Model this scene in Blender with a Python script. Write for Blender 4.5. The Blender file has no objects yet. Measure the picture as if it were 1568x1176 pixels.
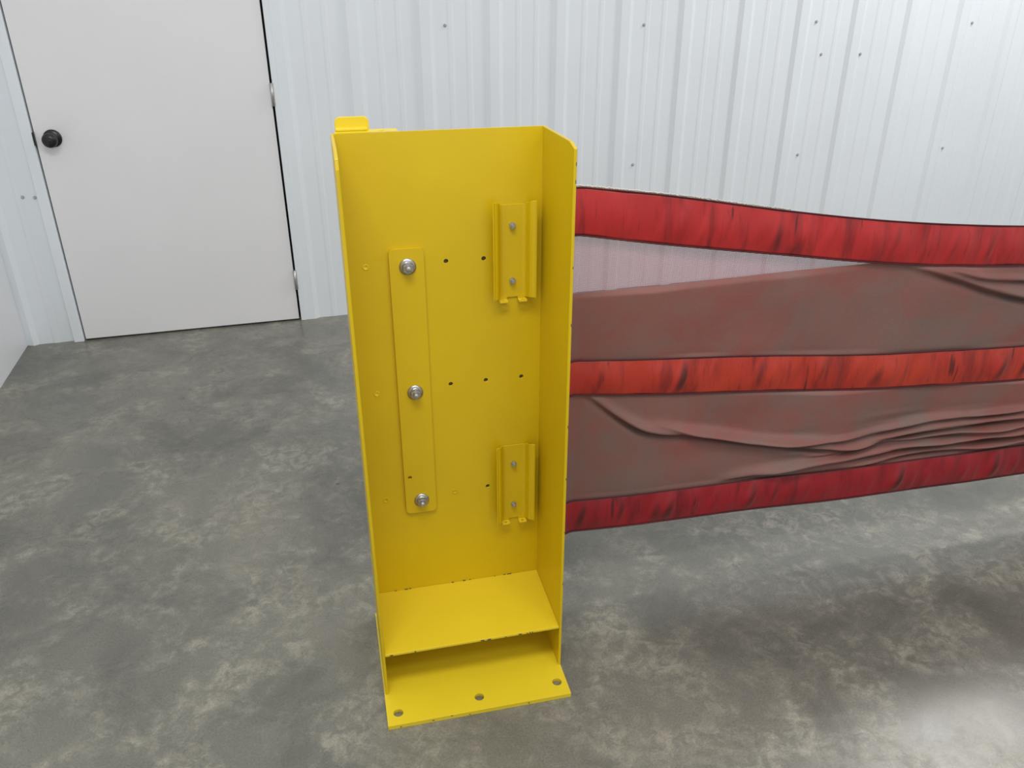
import bpy, bmesh, math, random
from mathutils import Vector, Matrix, noise
random.seed(4)
sc=bpy.context.scene
sc.view_settings.view_transform='Standard'
try: sc.view_settings.look='None'
except Exception: pass
COL=sc.collection

# ---------------------------------------------------------------- materials
def newmat(n):
    m=bpy.data.materials.new(n); m.use_nodes=True
    nt=m.node_tree; b=nt.nodes['Principled BSDF']; return m,nt,b
def N(nt,t,**k):
    n=nt.nodes.new(t)
    for a,v in k.items():
        if a in n.inputs: n.inputs[a].default_value=v
        else: setattr(n,a,v)
    return n
def ramp(nt,src,stops):
    r=nt.nodes.new('ShaderNodeValToRGB'); e=r.color_ramp.elements
    while len(e)<len(stops): e.new(0.5)
    for i,(p,c) in enumerate(stops):
        e[i].position=p; e[i].color=(c[0],c[1],c[2],1) if hasattr(c,'__len__') else (c,c,c,1)
    nt.links.new(src,r.inputs['Fac']); return r
def mix(nt,fac,a,b,mode='MIX'):
    m=nt.nodes.new('ShaderNodeMix'); m.data_type='RGBA'; m.blend_type=mode
    for s,v in ((0,fac),(6,a),(7,b)):
        if hasattr(v,'links') or hasattr(v,'is_output'): nt.links.new(v,m.inputs[s])
        else: m.inputs[s].default_value=v if not hasattr(v,'__len__') else (v[0],v[1],v[2],1)
    return m.outputs[2]
def coords(nt,scale=(1,1,1)):
    g=nt.nodes.new('ShaderNodeNewGeometry'); mp=nt.nodes.new('ShaderNodeMapping')
    mp.inputs['Scale'].default_value=scale
    nt.links.new(g.outputs['Position'],mp.inputs['Vector']); return mp.outputs['Vector']
def noi(nt,vec,scale,detail=4,rough=.55,dist=0):
    n=N(nt,'ShaderNodeTexNoise',Scale=scale,Detail=detail,Roughness=rough,Distortion=dist)
    nt.links.new(vec,n.inputs['Vector']); return n.outputs['Fac']
def bump(nt,b,h,strength,dist=.002):
    bn=N(nt,'ShaderNodeBump',Strength=strength,Distance=dist)
    nt.links.new(h,bn.inputs['Height']); nt.links.new(bn.outputs['Normal'],b.inputs['Normal'])

def paint(name,col,rough=.38,var=.08,bmp=.08,scuff=None):
    m,nt,b=newmat(name); v=coords(nt)
    n1=noi(nt,v,3.0,5); d=tuple(c*(1-var) for c in col); l=tuple(min(1,c*(1+var)) for c in col)
    r=ramp(nt,n1,[(.3,d),(.7,l)]); c=r.outputs[0]
    if scuff:
        s=noi(nt,v,38,6,.7); rs=ramp(nt,s,[(.69,0),(.76,.8)])
        g=noi(nt,v,4,3); rg=ramp(nt,g,[(.5,0),(.62,1)])
        mm=N(nt,'ShaderNodeMath',operation='MULTIPLY'); nt.links.new(rs.outputs[0],mm.inputs[0]); nt.links.new(rg.outputs[0],mm.inputs[1])
        c=mix(nt,mm.outputs[0],c,scuff)
    nt.links.new(c,b.inputs['Base Color']); b.inputs['Roughness'].default_value=rough
    bump(nt,b,noi(nt,v,260,3),bmp,.001)
    return m
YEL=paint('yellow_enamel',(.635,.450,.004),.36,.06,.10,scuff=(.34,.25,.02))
YEL2=paint('yellow_enamel_lit',(.74,.56,.02),.36,.04,.08)  # lighter copy of the enamel: light on upward-facing parts put into the colour
CHIP=paint('chipped_edge',(.10,.09,.05),.6,.3,.1)
WHITE=paint('wall_panel_white',(.81,.858,.895),.38,.02,.02)
DOORM=paint('door_white',(.84,.84,.855),.42,.015,.03,scuff=(.74,.74,.76))
LEFTM=paint('liner_white',(.84,.85,.87),.45,.02,.02)
BLACK=paint('black_knob',(.012,.012,.013),.3,.1,.02)
GAP=paint('dark_gap',(.012,.012,.012),.9,.1,.02)
SCREW=paint('painted_screw',(.42,.44,.46),.4,.1,.02)
def metal(name,col,rough):
    m,nt,b=newmat(name); v=coords(nt); r=ramp(nt,noi(nt,v,120,4),[(.3,tuple(c*.75 for c in col)),(.7,col)])
    nt.links.new(r.outputs[0],b.inputs['Base Color']); b.inputs['Metallic'].default_value=.85; b.inputs['Roughness'].default_value=rough; return m
ZINC=metal('zinc',(.52,.53,.55),.35)
STEEL=metal('steel_hinge',(.62,.62,.6),.4)

def floor_mat():
    m,nt,b=newmat('polished_concrete'); v=coords(nt)
    big=noi(nt,v,.9,5,.6,.3); mid=noi(nt,v,5.5,8,.68,.6); fine=noi(nt,v,30,8,.72,.5); grit=noi(nt,v,220,3,.6)
    base=ramp(nt,big,[(.3,(.130,.129,.110)),(.5,(.170,.166,.140)),(.7,(.225,.214,.174))]).outputs[0]
    blot=ramp(nt,mid,[(.44,0),(.60,1)]).outputs[0]
    finr=ramp(nt,fine,[(.42,0),(.60,1)]).outputs[0]
    mm=N(nt,'ShaderNodeMath',operation='MULTIPLY'); nt.links.new(blot,mm.inputs[0]); nt.links.new(finr,mm.inputs[1])
    m3=N(nt,'ShaderNodeMath',operation='MULTIPLY'); nt.links.new(mm.outputs[0],m3.inputs[0]); m3.inputs[1].default_value=.70
    c=mix(nt,m3.outputs[0],base,(.36,.34,.27))
    dk=ramp(nt,noi(nt,v,2.6,7,.65,.8),[(.36,.8),(.52,0)]).outputs[0]
    d2=N(nt,'ShaderNodeMath',operation='MULTIPLY'); nt.links.new(dk,d2.inputs[0]); d2.inputs[1].default_value=.6
    c=mix(nt,d2.outputs[0],c,(.082,.082,.072))
    gr=ramp(nt,grit,[(.35,.84),(.65,1.13)]).outputs[0]
    c=mix(nt,1.0,c,gr,'MULTIPLY')
    sp=ramp(nt,noi(nt,v,14,2,.5),[(.765,0),(.78,.7)]).outputs[0]
    c=mix(nt,sp,c,(.03,.028,.025))
    nt.links.new(c,b.inputs['Base Color'])
    rr=ramp(nt,mid,[(.35,.24),(.65,.36)]).outputs[0]; nt.links.new(rr,b.inputs['Roughness'])
    b.inputs['Specular IOR Level'].default_value=.5
    bump(nt,b,fine,.08,.002)
    return m
FLOOR=floor_mat()

def attr(nt,n):
    a=nt.nodes.new('ShaderNodeAttribute'); a.attribute_name=n; return a.outputs['Fac']
def band_mat(name,c1,c2,dark):
    m,nt,b=newmat(name); v=coords(nt,(1,1,1)); vs=coords(nt,(1,1,.10))
    c=ramp(nt,noi(nt,v,5,4),[(.3,c1),(.7,c2)]).outputs[0]
    s=ramp(nt,noi(nt,vs,22,5,.65,.4),[(.50,0),(.70,.85)]).outputs[0]
    s2=ramp(nt,noi(nt,vs,75,3,.6,.3),[(.60,0),(.75,.6)]).outputs[0]
    s3=ramp(nt,noi(nt,vs,48,2,.5,.2),[(.68,0),(.74,.8)]).outputs[0]
    c=mix(nt,s,c,dark); c=mix(nt,s2,c,dark); c=mix(nt,s3,c,(.05,.008,.008))
    c=mix(nt,attr(nt,'darkening'),c,(.018,.008,.008))
    nt.links.new(c,b.inputs['Base Color']); b.inputs['Roughness'].default_value=.42
    b.inputs['Sheen Weight'].default_value=.05
    bump(nt,b,noi(nt,vs,40,4),.45,.005)
    return m
BANDT=band_mat('red_vinyl_band',(.38,.012,.014),(.52,.024,.022),(.17,.009,.010))
BANDM=band_mat('orange_red_vinyl_band',(.40,.020,.012),(.51,.046,.018),(.17,.012,.010))
BANDB=band_mat('dark_red_vinyl_band',(.25,.005,.010),(.34,.009,.015),(.10,.004,.008))
def mesh_mat(name,alpha_lo,c1,c2,c3,see=False):
    m,nt,b=newmat(name); v=coords(nt)
    n1=noi(nt,v,2.2,5,.6,.7); n2=noi(nt,v,6,6,.65,.5)
    c=ramp(nt,n1,[(.3,c1),(.5,c2),(.68,c3)]).outputs[0]
    c=mix(nt,ramp(nt,n2,[(.46,0),(.68,.55)]).outputs[0],c,c1)
    c=mix(nt,attr(nt,'darkening'),c,(.022,.014,.014))  # darker in the fold grooves
    nt.links.new(c,b.inputs['Base Color']); b.inputs['Roughness'].default_value=.58
    wx=N(nt,'ShaderNodeTexWave',Scale=110.0); wx.bands_direction='X'; nt.links.new(v,wx.inputs['Vector'])
    wz=N(nt,'ShaderNodeTexWave',Scale=110.0); wz.bands_direction='Z'; nt.links.new(v,wz.inputs['Vector'])
    mx=N(nt,'ShaderNodeMath',operation='MULTIPLY'); nt.links.new(wx.outputs['Fac'],mx.inputs[0]); nt.links.new(wz.outputs['Fac'],mx.inputs[1])
    bump(nt,b,mx.outputs[0],.25,.001)
    if see:
        a=ramp(nt,mx.outputs[0],[(.10,.80),(.5,.18)]).outputs[0]
        nt.links.new(a,b.inputs['Alpha'])
    return m
MESH=mesh_mat('soiled_mesh_fabric',1,(.29,.064,.050),(.225,.110,.091),(.185,.122,.102))
SHEER=mesh_mat('sheer_mesh_fabric',1,(.38,.13,.17),(.42,.18,.22),(.44,.22,.26),True)
PIPE=paint('dark_piping',(.07,.008,.010),.6,.4,.2)
FRAY=paint('frayed_thread',(.55,.52,.46),.8,.2,.2)

# ---------------------------------------------------------------- mesh helpers
def obj(name,me,parent=None,mats=()):
    o=bpy.data.objects.new(name,me); COL.objects.link(o)
    for m in mats: me.materials.append(m)
    if parent: o.parent=parent
    return o
def empty(name,loc=(0,0,0)):
    e=bpy.data.objects.new(name,None); e.location=(0,0,0); COL.objects.link(e); return e
def bevel(o,w,seg=2):
    m=o.modifiers.new('bevel','BEVEL'); m.width=w; m.segments=seg; m.limit_method='ANGLE'; m.angle_limit=math.radians(40)
def box(name,x0,x1,y0,y1,z0,z1,mat,parent=None,bv=0):
    bm=bmesh.new(); bmesh.ops.create_cube(bm,size=1)
    for v in bm.verts: v.co=Vector(((x0+x1)/2+v.co.x*(x1-x0),(y0+y1)/2+v.co.y*(y1-y0),(z0+z1)/2+v.co.z*(z1-z0)))
    me=bpy.data.meshes.new(name); bm.to_mesh(me); bm.free()
    o=obj(name,me,parent,[mat])
    if bv: bevel(o,bv)
    return o
def prism(name,pts,axis,a0,a1,mat,parent=None,bv=0):
    """pts 2D polygon; axis 'X': pts=(y,z); 'Y': (x,z); 'Z': (x,y)"""
    def P(p,a): return {'X':(a,p[0],p[1]),'Y':(p[0],a,p[1]),'Z':(p[0],p[1],a)}[axis]
    bm=bmesh.new(); A=[bm.verts.new(P(p,a0)) for p in pts]; B=[bm.verts.new(P(p,a1)) for p in pts]
    bm.faces.new(A); bm.faces.new(B[::-1]); n=len(pts)
    for i in range(n): bm.faces.new((A[i],B[i],B[(i+1)%n],A[(i+1)%n]))
    bmesh.ops.recalc_face_normals(bm,faces=bm.faces)
    me=bpy.data.meshes.new(name); bm.to_mesh(me); bm.free()
    o=obj(name,me,parent,[mat])
    if bv: bevel(o,bv)
    return o
def rrect(x0,x1,z0,z1,r,seg=5):
    P=[]
    for cx,cz,a in ((x1-r,z1-r,0),(x0+r,z1-r,90),(x0+r,z0+r,180),(x1-r,z0+r,270)):
        for i in range(seg+1):
            t=math.radians(a+90*i/seg); P.append((cx+r*math.cos(t),cz+r*math.sin(t)))
    return P
def cyl(name,c,r,d,axis,mat,parent=None,seg=32,bv=0,r2=None):
    bm=bmesh.new(); bmesh.ops.create_cone(bm,cap_ends=True,segments=seg,radius1=r,radius2=r if r2 is None else r2,depth=d)
    R={'Z':Matrix.Identity(4),'Y':Matrix.Rotation(math.radians(90),4,'X'),'X':Matrix.Rotation(math.radians(90),4,'Y')}[axis]
    bm.transform(Matrix.Translation(c)@R)
    me=bpy.data.meshes.new(name); bm.to_mesh(me); bm.free()
    o=obj(name,me,parent,[mat])
    for p in me.polygons: p.use_smooth=len(p.vertices)==4 and seg>8
    if bv: bevel(o,bv)
    return o
def cut(o,cutters):
    for c in cutters:
        m=o.modifiers.new('b','BOOLEAN'); m.operation='DIFFERENCE'; m.object=c; m.solver='EXACT'
    bpy.context.view_layer.update()
    dg=bpy.context.evaluated_depsgraph_get(); me=bpy.data.meshes.new_from_object(o.evaluated_get(dg))
    o.modifiers.clear(); o.data=me
    for c in cutters: bpy.data.objects.remove(c,do_unlink=True)
def lathe(name,prof,c,mat,parent,axis='Y',seg=32):
    bm=bmesh.new(); rings=[]
    for r,h in prof:
        rings.append([bm.verts.new((c[0]+r*math.cos(2*math.pi*i/seg),c[1]-h,c[2]+r*math.sin(2*math.pi*i/seg))) for i in range(seg)])
    for a,b in zip(rings,rings[1:]):
        for i in range(seg): bm.faces.new((a[i],a[(i+1)%seg],b[(i+1)%seg],b[i]))
    bm.faces.new(rings[-1]); bm.faces.new(rings[0][::-1])
    bmesh.ops.recalc_face_normals(bm,faces=bm.faces)
    me=bpy.data.meshes.new(name); bm.to_mesh(me); bm.free()
    for p in me.polygons: p.use_smooth=True
    return obj(name,me,parent,[mat])

# ---------------------------------------------------------------- room
WA=math.radians(2.28); WP=Vector((-.662,3.683,0)); WX=Vector((math.cos(WA),math.sin(WA),0)); WN=Vector((math.sin(WA),-math.cos(WA),0)) # WN into room
WM=Matrix(((WX.x,-WN.x,0,WP.x),(WX.y,-WN.y,0,WP.y),(0,0,1,0),(0,0,0,1)))  # local: x=along wall, -y = into room
HT=3.3
box('floor',-1.9,6.5,-3.0,4.6,-.10,0,FLOOR)
def place(o): o.matrix_world=WM
major=[.80+.2995*k for k in range(-6,20)]
def profile(s0,s1):
    P=[(s0,0)]
    for m in major:
        pts=[(m,0),(m+.020,.013),(m+.060,.013),(m+.080,0)]
        for q in (.135,.215):
            pts+=[(m+q,0),(m+q+.008,.0025),(m+q+.022,.0025),(m+q+.030,0)]
        P+=[p for p in pts if s0<p[0]<s1]
    P.append((s1,0)); return P
bm=bmesh.new()
for s0,s1,z0,z1 in ((-.665,-.475,0,HT),(.505,6.2,0,HT),(-.475,.505,2.05,HT)):
    pr=profile(s0,s1); F=[bm.verts.new((s,-h,z0)) for s,h in pr]; G=[bm.verts.new((s,-h,z1)) for s,h in pr]
    for i in range(len(pr)-1): bm.faces.new((F[i],F[i+1],G[i+1],G[i]))
    a=[bm.verts.new(p) for p in ((s0,.05,z0),(s1,.05,z0),(s1,.05,z1),(s0,.05,z1))]
    bm.faces.new((a[1],a[0],a[3],a[2]))
    bm.faces.new((a[0],F[0],G[0],a[3])); bm.faces.new((F[-1],a[1],a[2],G[-1]))
bmesh.ops.recalc_face_normals(bm,faces=bm.faces)
me=bpy.data.meshes.new('wall_back'); bm.to_mesh(me); bm.free()
wb=obj('wall_back',me,None,[WHITE]); place(wb)
bm=bmesh.new()
for s,z in [(.547,1.228),(1.227,1.250),(2.132,1.24),(3.011,1.242),(3.899,1.225),(.547,.613),(1.227,.62),(2.12,.624),(3.017,.625),(3.891,.616),(3.063,1.097),(3.282,1.093),(-.531,.638),(-.487,.634),
            (.60,1.86),(1.227,1.86),(2.13,1.86),(3.01,1.86),(3.9,1.86)]:
    bmesh.ops.create_cone(bm,cap_ends=True,segments=6,radius1=.0050,radius2=.0040,depth=.006,matrix=Matrix.Translation((s,-.004,z))@Matrix.Rotation(math.radians(90),4,'X'))
    bmesh.ops.create_cone(bm,cap_ends=True,segments=16,radius1=.0070,radius2=.0070,depth=.0015,matrix=Matrix.Translation((s,-.001,z))@Matrix.Rotation(math.radians(90),4,'X'))
me=bpy.data.meshes.new('wall_screws'); bm.to_mesh(me); bm.free()
ws=obj('wall_screws',me,wb,[SCREW])
wl=prism('wall_left',[(-.665,.05),(-.665,-6.5),(-.75,-6.5),(-.75,.05)],'Z',0,HT,LEFTM); place(wl)
t=box('trim_1',-.475,-.434,-.022,.05,0,2.05,WHITE,None,.003); place(t)
t=box('trim_2',.496,.520,-.022,.05,0,2.05,WHITE,None,.003); place(t)
t=box('trim_3',-.475,.520,-.022,.05,2.03,2.075,WHITE,None,.003); place(t)
d=empty('door_1'); place(d)
box('slab',-.428,.487,-.012,.035,.008,2.024,DOORM,d,.002)
box('gap_shadow',-.434,.496,.036,.05,0,2.03,GAP,d)
for i,(z0,z1) in enumerate(((.155,.245),(.955,1.045),(1.72,1.81))):
    box('hinge_leaf_%d'%i,.484,.500,-.0235,-.010,z0,z1,STEEL,d,.001)
    cyl('hinge_pin_%d'%i,(.4915,-.025,(z0+z1)/2),.006,z1-z0,'Z',STEEL,d,16)
lathe('knob',[(.034,0),(.034,.006),(.028,.010),(.013,.012),(.012,.030),(.020,.036),(.0275,.046),(.0285,.056),(.024,.066),(.012,.070)],(-.366,-.012,.864),BLACK,d)
lathe('knob_button',[(.006,0),(.006,.003),(.003,.004)],(-.366,-.081,.864),BLACK,d,seg=16)
box('latch_plate',-.4345,-.4275,-.0235,-.011,.84,.89,BLACK,d,.001)

# ---------------------------------------------------------------- yellow post
post=empty('barrier_post')
YF,YB=1.345,1.549
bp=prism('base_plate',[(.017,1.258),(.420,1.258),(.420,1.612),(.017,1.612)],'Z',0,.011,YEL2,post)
cut(bp,[cyl('c',(x,y,.005),r,.05,'Z',YEL,None,32) for x,y,r in ((.042,1.290,.0105),(.220,1.294,.0105),(.398,1.297,.0105),(.05,1.588,.0105),(.22,1.59,.0105),(.39,1.592,.0105))])
bevel(bp,.0012)
bk=box('back_plate',.024,.417,YB,YB+.006,.011,1.178,YEL,post)
holes=[(.220,.927),(.296,.927),(.220,.656),(.296,.657),(.374,.657),(.296,.387)]
cut(bk,[cyl('c',(x,YB,z),.0048,.05,'Y',YEL,None,20) for x,z in holes])
for i,(x,z) in enumerate([(.063,.926),(.064,.650),(.064,.383),(.220,.383)]):
    lathe('filled_hole_%d'%i,[(.0062,0),(.0062,.0006),(.0045,.0006),(.0042,.0002)],(x,YB,z),YEL2 if i<2 else YEL,post,seg=20)
box('backing_in_holes',.19,.40,YB+.0062,YB+.0075,.36,.95,CHIP,post)
prism('flange_right',[(YF,.011),(YB+.006,.011),(YB+.006,1.178),(YF+.030,1.180),(YF,1.172)],'X',.4145,.4205,YEL,post,.0012)
prism('flange_left',[(YF,.011),(YB+.006,.011),(YB+.006,1.178),(YF+.055,1.180),(YF+.006,1.172),(YF,1.155)],'X',.0200,.0260,YEL,post,.0012)
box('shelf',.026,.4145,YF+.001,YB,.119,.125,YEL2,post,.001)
bm=bmesh.new()
for i in range(22):
    x=random.choice([random.uniform(.20,.41),random.uniform(.03,.41)]); w=random.uniform(.002,.008)
    y,z=(YF-.0003,.122) if i%2 else (YB-.001,.1253)
    bmesh.ops.create_cube(bm,size=1,matrix=Matrix.Translation((x,y,z+random.uniform(-.001,.001)))@Matrix.Diagonal((w,.0025,.0012,1)))
for i in range(8):
    bmesh.ops.create_cube(bm,size=1,matrix=Matrix.Translation((.4192,YF+.0004,random.uniform(.02,1.15)))@Matrix.Diagonal((.0014,.0012,random.uniform(.003,.008),1)))
for i in range(5):
    bmesh.ops.create_cube(bm,size=1,matrix=Matrix.Translation((random.uniform(.03,.41),1.2577,random.uniform(.002,.010)))@Matrix.Diagonal((random.uniform(.002,.006),.0012,.0015,1)))
me=bpy.data.meshes.new('paint_chips'); bm.to_mesh(me); bm.free(); obj('paint_chips',me,post,[CHIP])
st=prism('clamp_strip',rrect(.1075,.1755,.345,.960,.010),'Y',YB-.008,YB-.0005,YEL,post)
cut(st,[cyl('c',(.120,YB-.004,.440),.0045,.03,'Y',YEL,None,20)])
bevel(st,.0015)
def bolt(x,z,y,k,par):
    lathe('washer',[(.0165*k,0),(.0165*k,.0022),(.0095*k,.0024)],(x,y,z),ZINC,par)
    lathe('lock_washer',[(.0115*k,.002),(.0115*k,.0045)],(x,y,z),ZINC,par)
    o=cyl('nut',(x,y-.0045-.0045*k,z),.0110*k,.009*k,'Y',ZINC,par,6,.0008)
    lathe('stud',[(.0058*k,.010*k),(.0058*k,.0165*k+.004),(.0045*k,.018*k+.004)],(x,y,z),ZINC,par,seg=20)
for x,z in ((.143,.924),(.143,.649),(.143,.378)): bolt(x,z,YB-.008,1.0,post)
def clip(cx,ztop,zbot,screws):
    prof=[(-.0435,.030),(-.0415,.0265),(-.036,.0245),(-.0325,.021),(-.0285,.006),(-.0255,.0025),(-.021,.001),(.021,.001),(.0255,.0025),(.0285,.006),(.0325,.021),(.036,.0245),(.0415,.0265),(.0435,.030)]
    bm=bmesh.new(); rows=[]; nz=6
    for j in range(nz+1):
        row=[]
        for (x,h) in prof:
            a=abs(x); top=ztop-(.010 if a<.027 else .010*max(0,1-(a-.025)/.010)) ; bot=zbot+(.0 if a<.03 else .004)
            row.append(bm.verts.new((cx+x,YB-.001-h,bot+(top-bot)*j/nz)))
        rows.append(row)
    for j in range(nz):
        for i in range(len(prof)-1): bm.faces.new((rows[j][i],rows[j][i+1],rows[j+1][i+1],rows[j+1][i]))
    me=bpy.data.meshes.new('clip_bracket'); bm.to_mesh(me); bm.free()
    o=obj('clip_bracket',me,post,[YEL])
    s=o.modifiers.new('s','SOLIDIFY'); s.thickness=.0025; s.offset=0; bevel(o,.0008)
    for dx in (-.020,.020):
        tb=prism('clip_tab',rrect(cx+dx-.009,cx+dx+.009,YB-.019,YB-.001,.003),'Z',zbot-.006,zbot-.0035,YEL2,post)
        cut(tb,[cyl('c',(cx+dx,YB-.011,zbot-.005),.0032,.02,'Z',YEL,None,16)])
        box('clip_tab_riser',cx+dx-.009,cx+dx+.009,YB-.0045,YB-.001,zbot-.006,zbot+.004,YEL,post)
    for z in screws:
        cyl('clip_screw',(cx,YB-.0065,z),.0068,.005,'Y',ZINC,post,6,.0006)
        cyl('clip_screw_stud',(cx,YB-.010,z),.0036,.010,'Y',ZINC,post,14,.0005)
clip(.3535,1.044,.842,(.992,.878))
clip(.3555,.500,.292,(.442,.332))
tp=prism('top_bracket',rrect(.028,.142,YB+.004,1.590,.006),'Z',1.172,1.178,YEL2,post)
cut(tp,[cyl('c',(.112,1.571,1.175),.0065,.03,'Z',YEL,None,20)]); bevel(tp,.001)
prism('top_tab',rrect(.030,.092,1.165,1.201,.010),'Y',1.590,1.595,YEL2,post,.001)
box('top_tab_fold',.030,.088,1.572,1.592,1.178,1.184,YEL2,post,.002)
box('rear_gusset',.020,.026,YB,1.605,.011,.20,YEL,post,.001)

# ---------------------------------------------------------------- net
def interp(pts,x):
    if x<=pts[0][0]:
        (a,b),(c,d)=pts[0],pts[1]; return b+(x-a)*(d-b)/(c-a)
    if x>=pts[-1][0]:
        (a,b),(c,d)=pts[-2],pts[-1]; return d+(x-c)*(d-b)/(c-a)*.5
    for i in range(len(pts)-1):
        if pts[i][0]<=x<=pts[i+1][0]:
            x0,y0=pts[i]; x1,y1=pts[i+1]
            m=(y1-y0)/(x1-x0)
            m0=m if i==0 else (y1-pts[i-1][1])/(x1-pts[i-1][0])
            m1=m if i+2>=len(pts) else (pts[i+2][1]-y0)/(pts[i+2][0]-x0)
            h=x1-x0;t=(x-x0)/h
            return (2*t**3-3*t*t+1)*y0+(t**3-2*t*t+t)*h*m0+(-2*t**3+3*t*t)*y1+(t**3-t*t)*h*m1
C=dict(
T0=[(.505,1.047),(.701,1.019),(.982,.969),(1.183,.939),(1.412,.912),(1.630,.894),(2.0,.878)],
T1=[(.503,.947),(.757,.904),(.999,.866),(1.204,.836),(1.439,.809),(1.662,.794),(2.0,.780)],
S=[(.507,.813),(.844,.819),(1.206,.828),(1.24,.829)],
M0=[(.509,.657),(.867,.628),(1.311,.591),(1.734,.571),(2.1,.560)],
M1=[(.506,.570),(.878,.532),(1.333,.493),(1.767,.469),(2.1,.456)],
B0=[(.505,.277),(.91,.265),(1.287,.261),(1.836,.258),(2.1,.257)],
B1=[(.504,.185),(.921,.172),(1.306,.164),(1.867,.161),(2.1,.160)])
XA,XE=.4206,2.45
def zc(k,x): return interp(C[k],x)
def zs(x):
    return min(zc('S',x),zc('T1',x))
def ybase(x):
    t=min(1,max(0,(x-.4225)/.10)); t=t*t*(3-2*t)
    return 1.551+(1.609-1.551)*t
def fbm(x,z,s,seed): return noise.noise(Vector((x*s,z*s,seed)))
F2=[([(.54,.0),(.62,.20),(.70,.34),(.86,.44),(1.02,.56),(1.24,.66),(1.5,.60),(1.8,.50),(2.4,.45)],.020,.055),
    ([(.72,.30),(.95,.52),(1.14,.57),(1.30,.56),(1.45,.50),(1.62,.44),(1.80,.40),(2.4,.35)],.014,.045),
    ([(.92,.95),(1.05,.88),(1.25,.80),(1.45,.78),(1.70,.76),(2.4,.74)],.026,.06),
    ([(1.15,.74),(1.35,.70),(1.6,.66),(1.9,.62),(2.4,.6)],.016,.035),
    ([(1.25,.95),(1.5,.90),(1.8,.88),(2.4,.86)],.018,.045)]
F1=[([(1.32,.0),(1.45,.12),(1.58,.28),(1.75,.40),(2.0,.5)],.014,.07),
    ([(1.40,.0),(1.55,.14),(1.75,.22),(2.0,.3)],.010,.05)]
def folds(F,x,v):
    y=0;darkening=0
    for pts,amp,w in F:
        if x<pts[0][0]-.02: continue
        fade=min(1,max(0,(x-pts[0][0]+.02)/.15)); 
        if x>pts[-1][0]: fade*=0
        c=interp(pts,x)+.03*fbm(x,0,5,amp*1000)
        fade*=.75+.8*abs(fbm(x,0,5,amp*500+3))
        a=(v-c)/w
        r=math.exp(-a*a) if a<0 else math.exp(-(a*2.2)**2)
        y-=amp*fade*r
        b=(v-c-.9*w)/(w*.55); y+=amp*.35*fade*math.exp(-b*b); darkening=max(darkening,.75*min(1,fade)*math.exp(-b*b)*min(1,amp/.016))  # groove below each ridge gets a darker tone
    return y,darkening
net=empty('barrier_net')
def strip(name,top,bot,nx,nz,mat,kind,x0=XA,x1=XE,off=0,thick=.0015,seed=0,F=None):
    bm=bmesh.new(); L=bm.verts.layers.float.new('darkening'); R=[]
    for i in range(nx+1):
        x=x0+(x1-x0)*i/nx; zt=top(x); zb=bot(x); row=[]
        for j in range(nz+1):
            v=j/nz; z=zt+(zb-zt)*v; y=ybase(x)+off; darkening=0; dz=0
            k=min(1,max(0,(x-.45)/.25))
            if kind=='band':
                bell=math.sin(math.pi*v)
                n=noise.noise(Vector((x*16+.3*v,v*.5,seed)))
                pk=max(0,noise.noise(Vector((x*30+.6*v,v*.3,seed+9))))
                y-=(.006*bell+ .008*n*bell*k+.010*pk*k*bell)
                y+=.010*noise.noise(Vector((x*2.5,0,77)))*k
                darkening=.8*max(0,1-v/.04)+.8*max(0,1-(1-v)/.04)  # darker along both band edges, then on strong puckers
                if pk>.30: darkening=max(darkening,(pk-.30)*3*bell)
                darkening=min(.8,darkening)
                dz=.002*noise.noise(Vector((x*14,seed,3)))
            else:
                edge=min(1,v/.06,(1-v)/.06)
                y+=.010*noise.noise(Vector((x*2.5,0,77)))*k
                y+=(.018*fbm(x,z,3.0,seed)+.004*fbm(x,z,8,seed+3))*edge*k
                if F:
                    fy,darkening=folds(F,x,v); y+=fy*edge; darkening*=edge
                    if seed==2 and x>1.0:
                        q=min(1,(x-1.0)/.5)*math.exp(-((v-.68)/.22)**2)
                        rp=noise.noise(Vector((x*5.0,v*12+x*1.8,5)))
                        rq=noise.noise(Vector((x*10.0-v*6,v*9,8)))
                        y-=(.022*rp+.004*rq)*q*edge; darkening=max(darkening,min(.6,max(0,-rp-.22)*2.4*q))  # darker where the ripples dip
            ve=bm.verts.new((x,y,z+dz)); ve[L]=darkening; row.append(ve)
        R.append(row)
    for i in range(nx):
        for j in range(nz): bm.faces.new((R[i][j],R[i][j+1],R[i+1][j+1],R[i+1][j]))
    bmesh.ops.recalc_face_normals(bm,faces=bm.faces)
    me=bpy.data.meshes.new(name); bm.to_mesh(me); bm.free()
    for p in me.polygons: p.use_smooth=True
    o=obj(name,me,net,[mat])
    if thick:
        s=o.modifiers.new('s','SOLIDIFY'); s.thickness=thick; s.offset=-1
    return o
f=lambda k:(lambda x:zc(k,x))
strip('top_band',f('T0'),f('T1'),640,16,BANDT,'band',seed=11,off=-.004)
strip('middle_band',f('M0'),f('M1'),640,16,BANDM,'band',seed=12,off=-.004)
strip('bottom_band',f('B0'),f('B1'),640,16,BANDB,'band',seed=13,off=-.004)
strip('sheer_mesh',lambda x:zc('T1',x)+.008,lambda x:zs(x)-.012,300,12,SHEER,'sheer',x1=1.26,seed=4,off=.010,thick=0)
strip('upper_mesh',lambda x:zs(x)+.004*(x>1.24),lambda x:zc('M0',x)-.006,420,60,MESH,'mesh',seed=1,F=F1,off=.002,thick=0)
strip('lower_mesh',lambda x:zc('M1',x)+.006,lambda x:zc('B0',x)-.008,520,110,MESH,'mesh',seed=2,F=F2,off=.000,thick=0)
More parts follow.
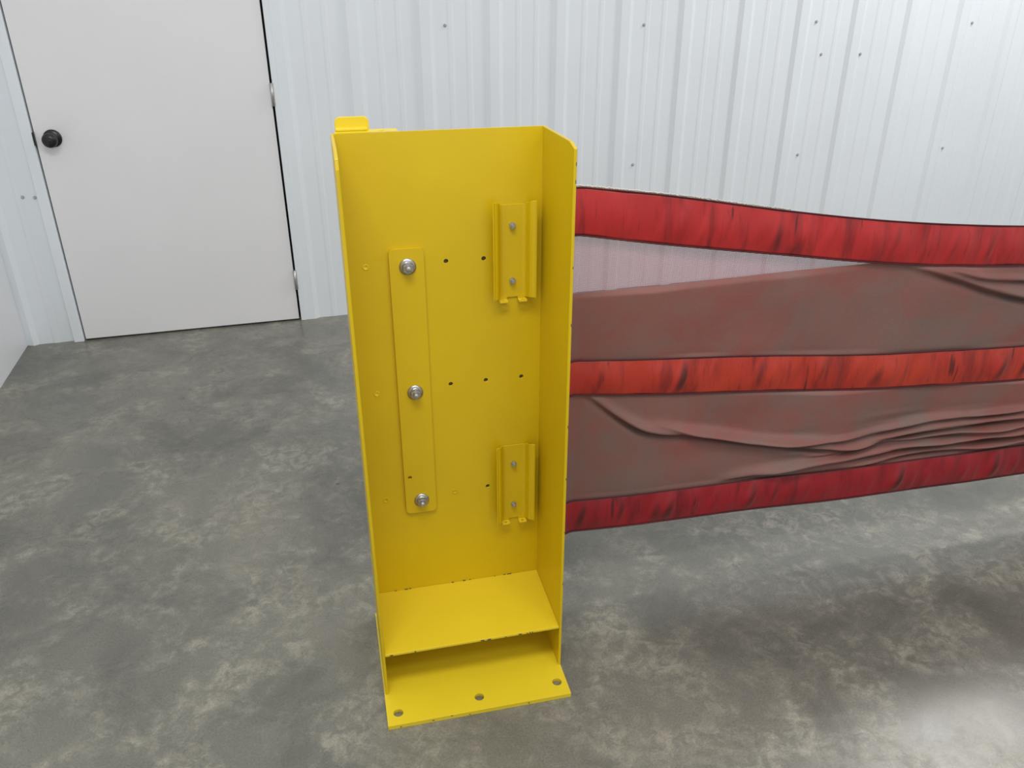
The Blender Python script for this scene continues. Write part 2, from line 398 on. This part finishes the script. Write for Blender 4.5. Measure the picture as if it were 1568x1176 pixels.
def piping(name,fn,r,mat,x0=XA,x1=XE,yo=-.006,jit=.0):
    cu=bpy.data.curves.new(name,'CURVE'); cu.dimensions='3D'; cu.bevel_depth=r; cu.bevel_resolution=2
    n=240; sp=cu.splines.new('POLY'); sp.points.add(n)
    for i in range(n+1):
        x=x0+(x1-x0)*i/n; k=min(1,max(0,(x-.45)/.25))
        sp.points[i].co=(x,ybase(x)+yo+.010*noise.noise(Vector((x*2.5,0,77)))*k+random.uniform(-jit,jit),fn(x)+random.uniform(-jit,jit),1)
    cu.materials.append(mat); o=bpy.data.objects.new(name,cu); COL.objects.link(o); o.parent=net
for k in ('T0','T1','M0','M1','B0','B1'): piping('seam_'+k,f(k),.0018,PIPE)
piping('frayed_edge',lambda x:zc('T0',x)+.003,.0016,FRAY,.44,1.0,-.003,.0014)

# ---------------------------------------------------------------- lights
def area(name,loc,rot,sx,sy,e,col=(1,1,1)):
    l=bpy.data.lights.new(name,'AREA'); l.shape='RECTANGLE'; l.size=sx; l.size_y=sy; l.energy=e; l.color=col
    o=bpy.data.objects.new(name,l); o.location=loc; o.rotation_euler=[math.radians(a) for a in rot]; COL.objects.link(o)
area('ceiling_lamp_key',(-.1,.2,3.1),(18,0,0),1.3,.5,38,(1,.985,.95))
area('ceiling_lamp_right',(3.5,2.85,3.1),(-4,0,0),1.3,.35,50,(1,.99,.97))
area('ceiling_lamp_rear',(1.6,-.8,3.1),(0,0,0),1.4,.5,22,(1,.99,.97))
w=bpy.data.worlds.new('world'); sc.world=w; w.use_nodes=True
bg=w.node_tree.nodes['Background']; bg.inputs[0].default_value=(.965,.98,1,1); bg.inputs[1].default_value=.74

# ---------------------------------------------------------------- camera
cam=bpy.data.cameras.new('camera'); co=bpy.data.objects.new('camera',cam); COL.objects.link(co)
cam.sensor_width=36; cam.lens=36*1254.3/1568
p,y,r=math.radians(26.35),math.radians(12.85),math.radians(-.11)
fw=Vector((math.sin(y)*math.cos(p),math.cos(y)*math.cos(p),-math.sin(p))); r0=Vector((math.cos(y),-math.sin(y),0)); u0=r0.cross(fw)
rr=r0*math.cos(r)+u0*math.sin(r); uu=-r0*math.sin(r)+u0*math.cos(r)
co.matrix_world=Matrix(((rr.x,uu.x,-fw.x,0),(rr.y,uu.y,-fw.y,0),(rr.z,uu.z,-fw.z,1.428),(0,0,0,1)))
sc.camera=co
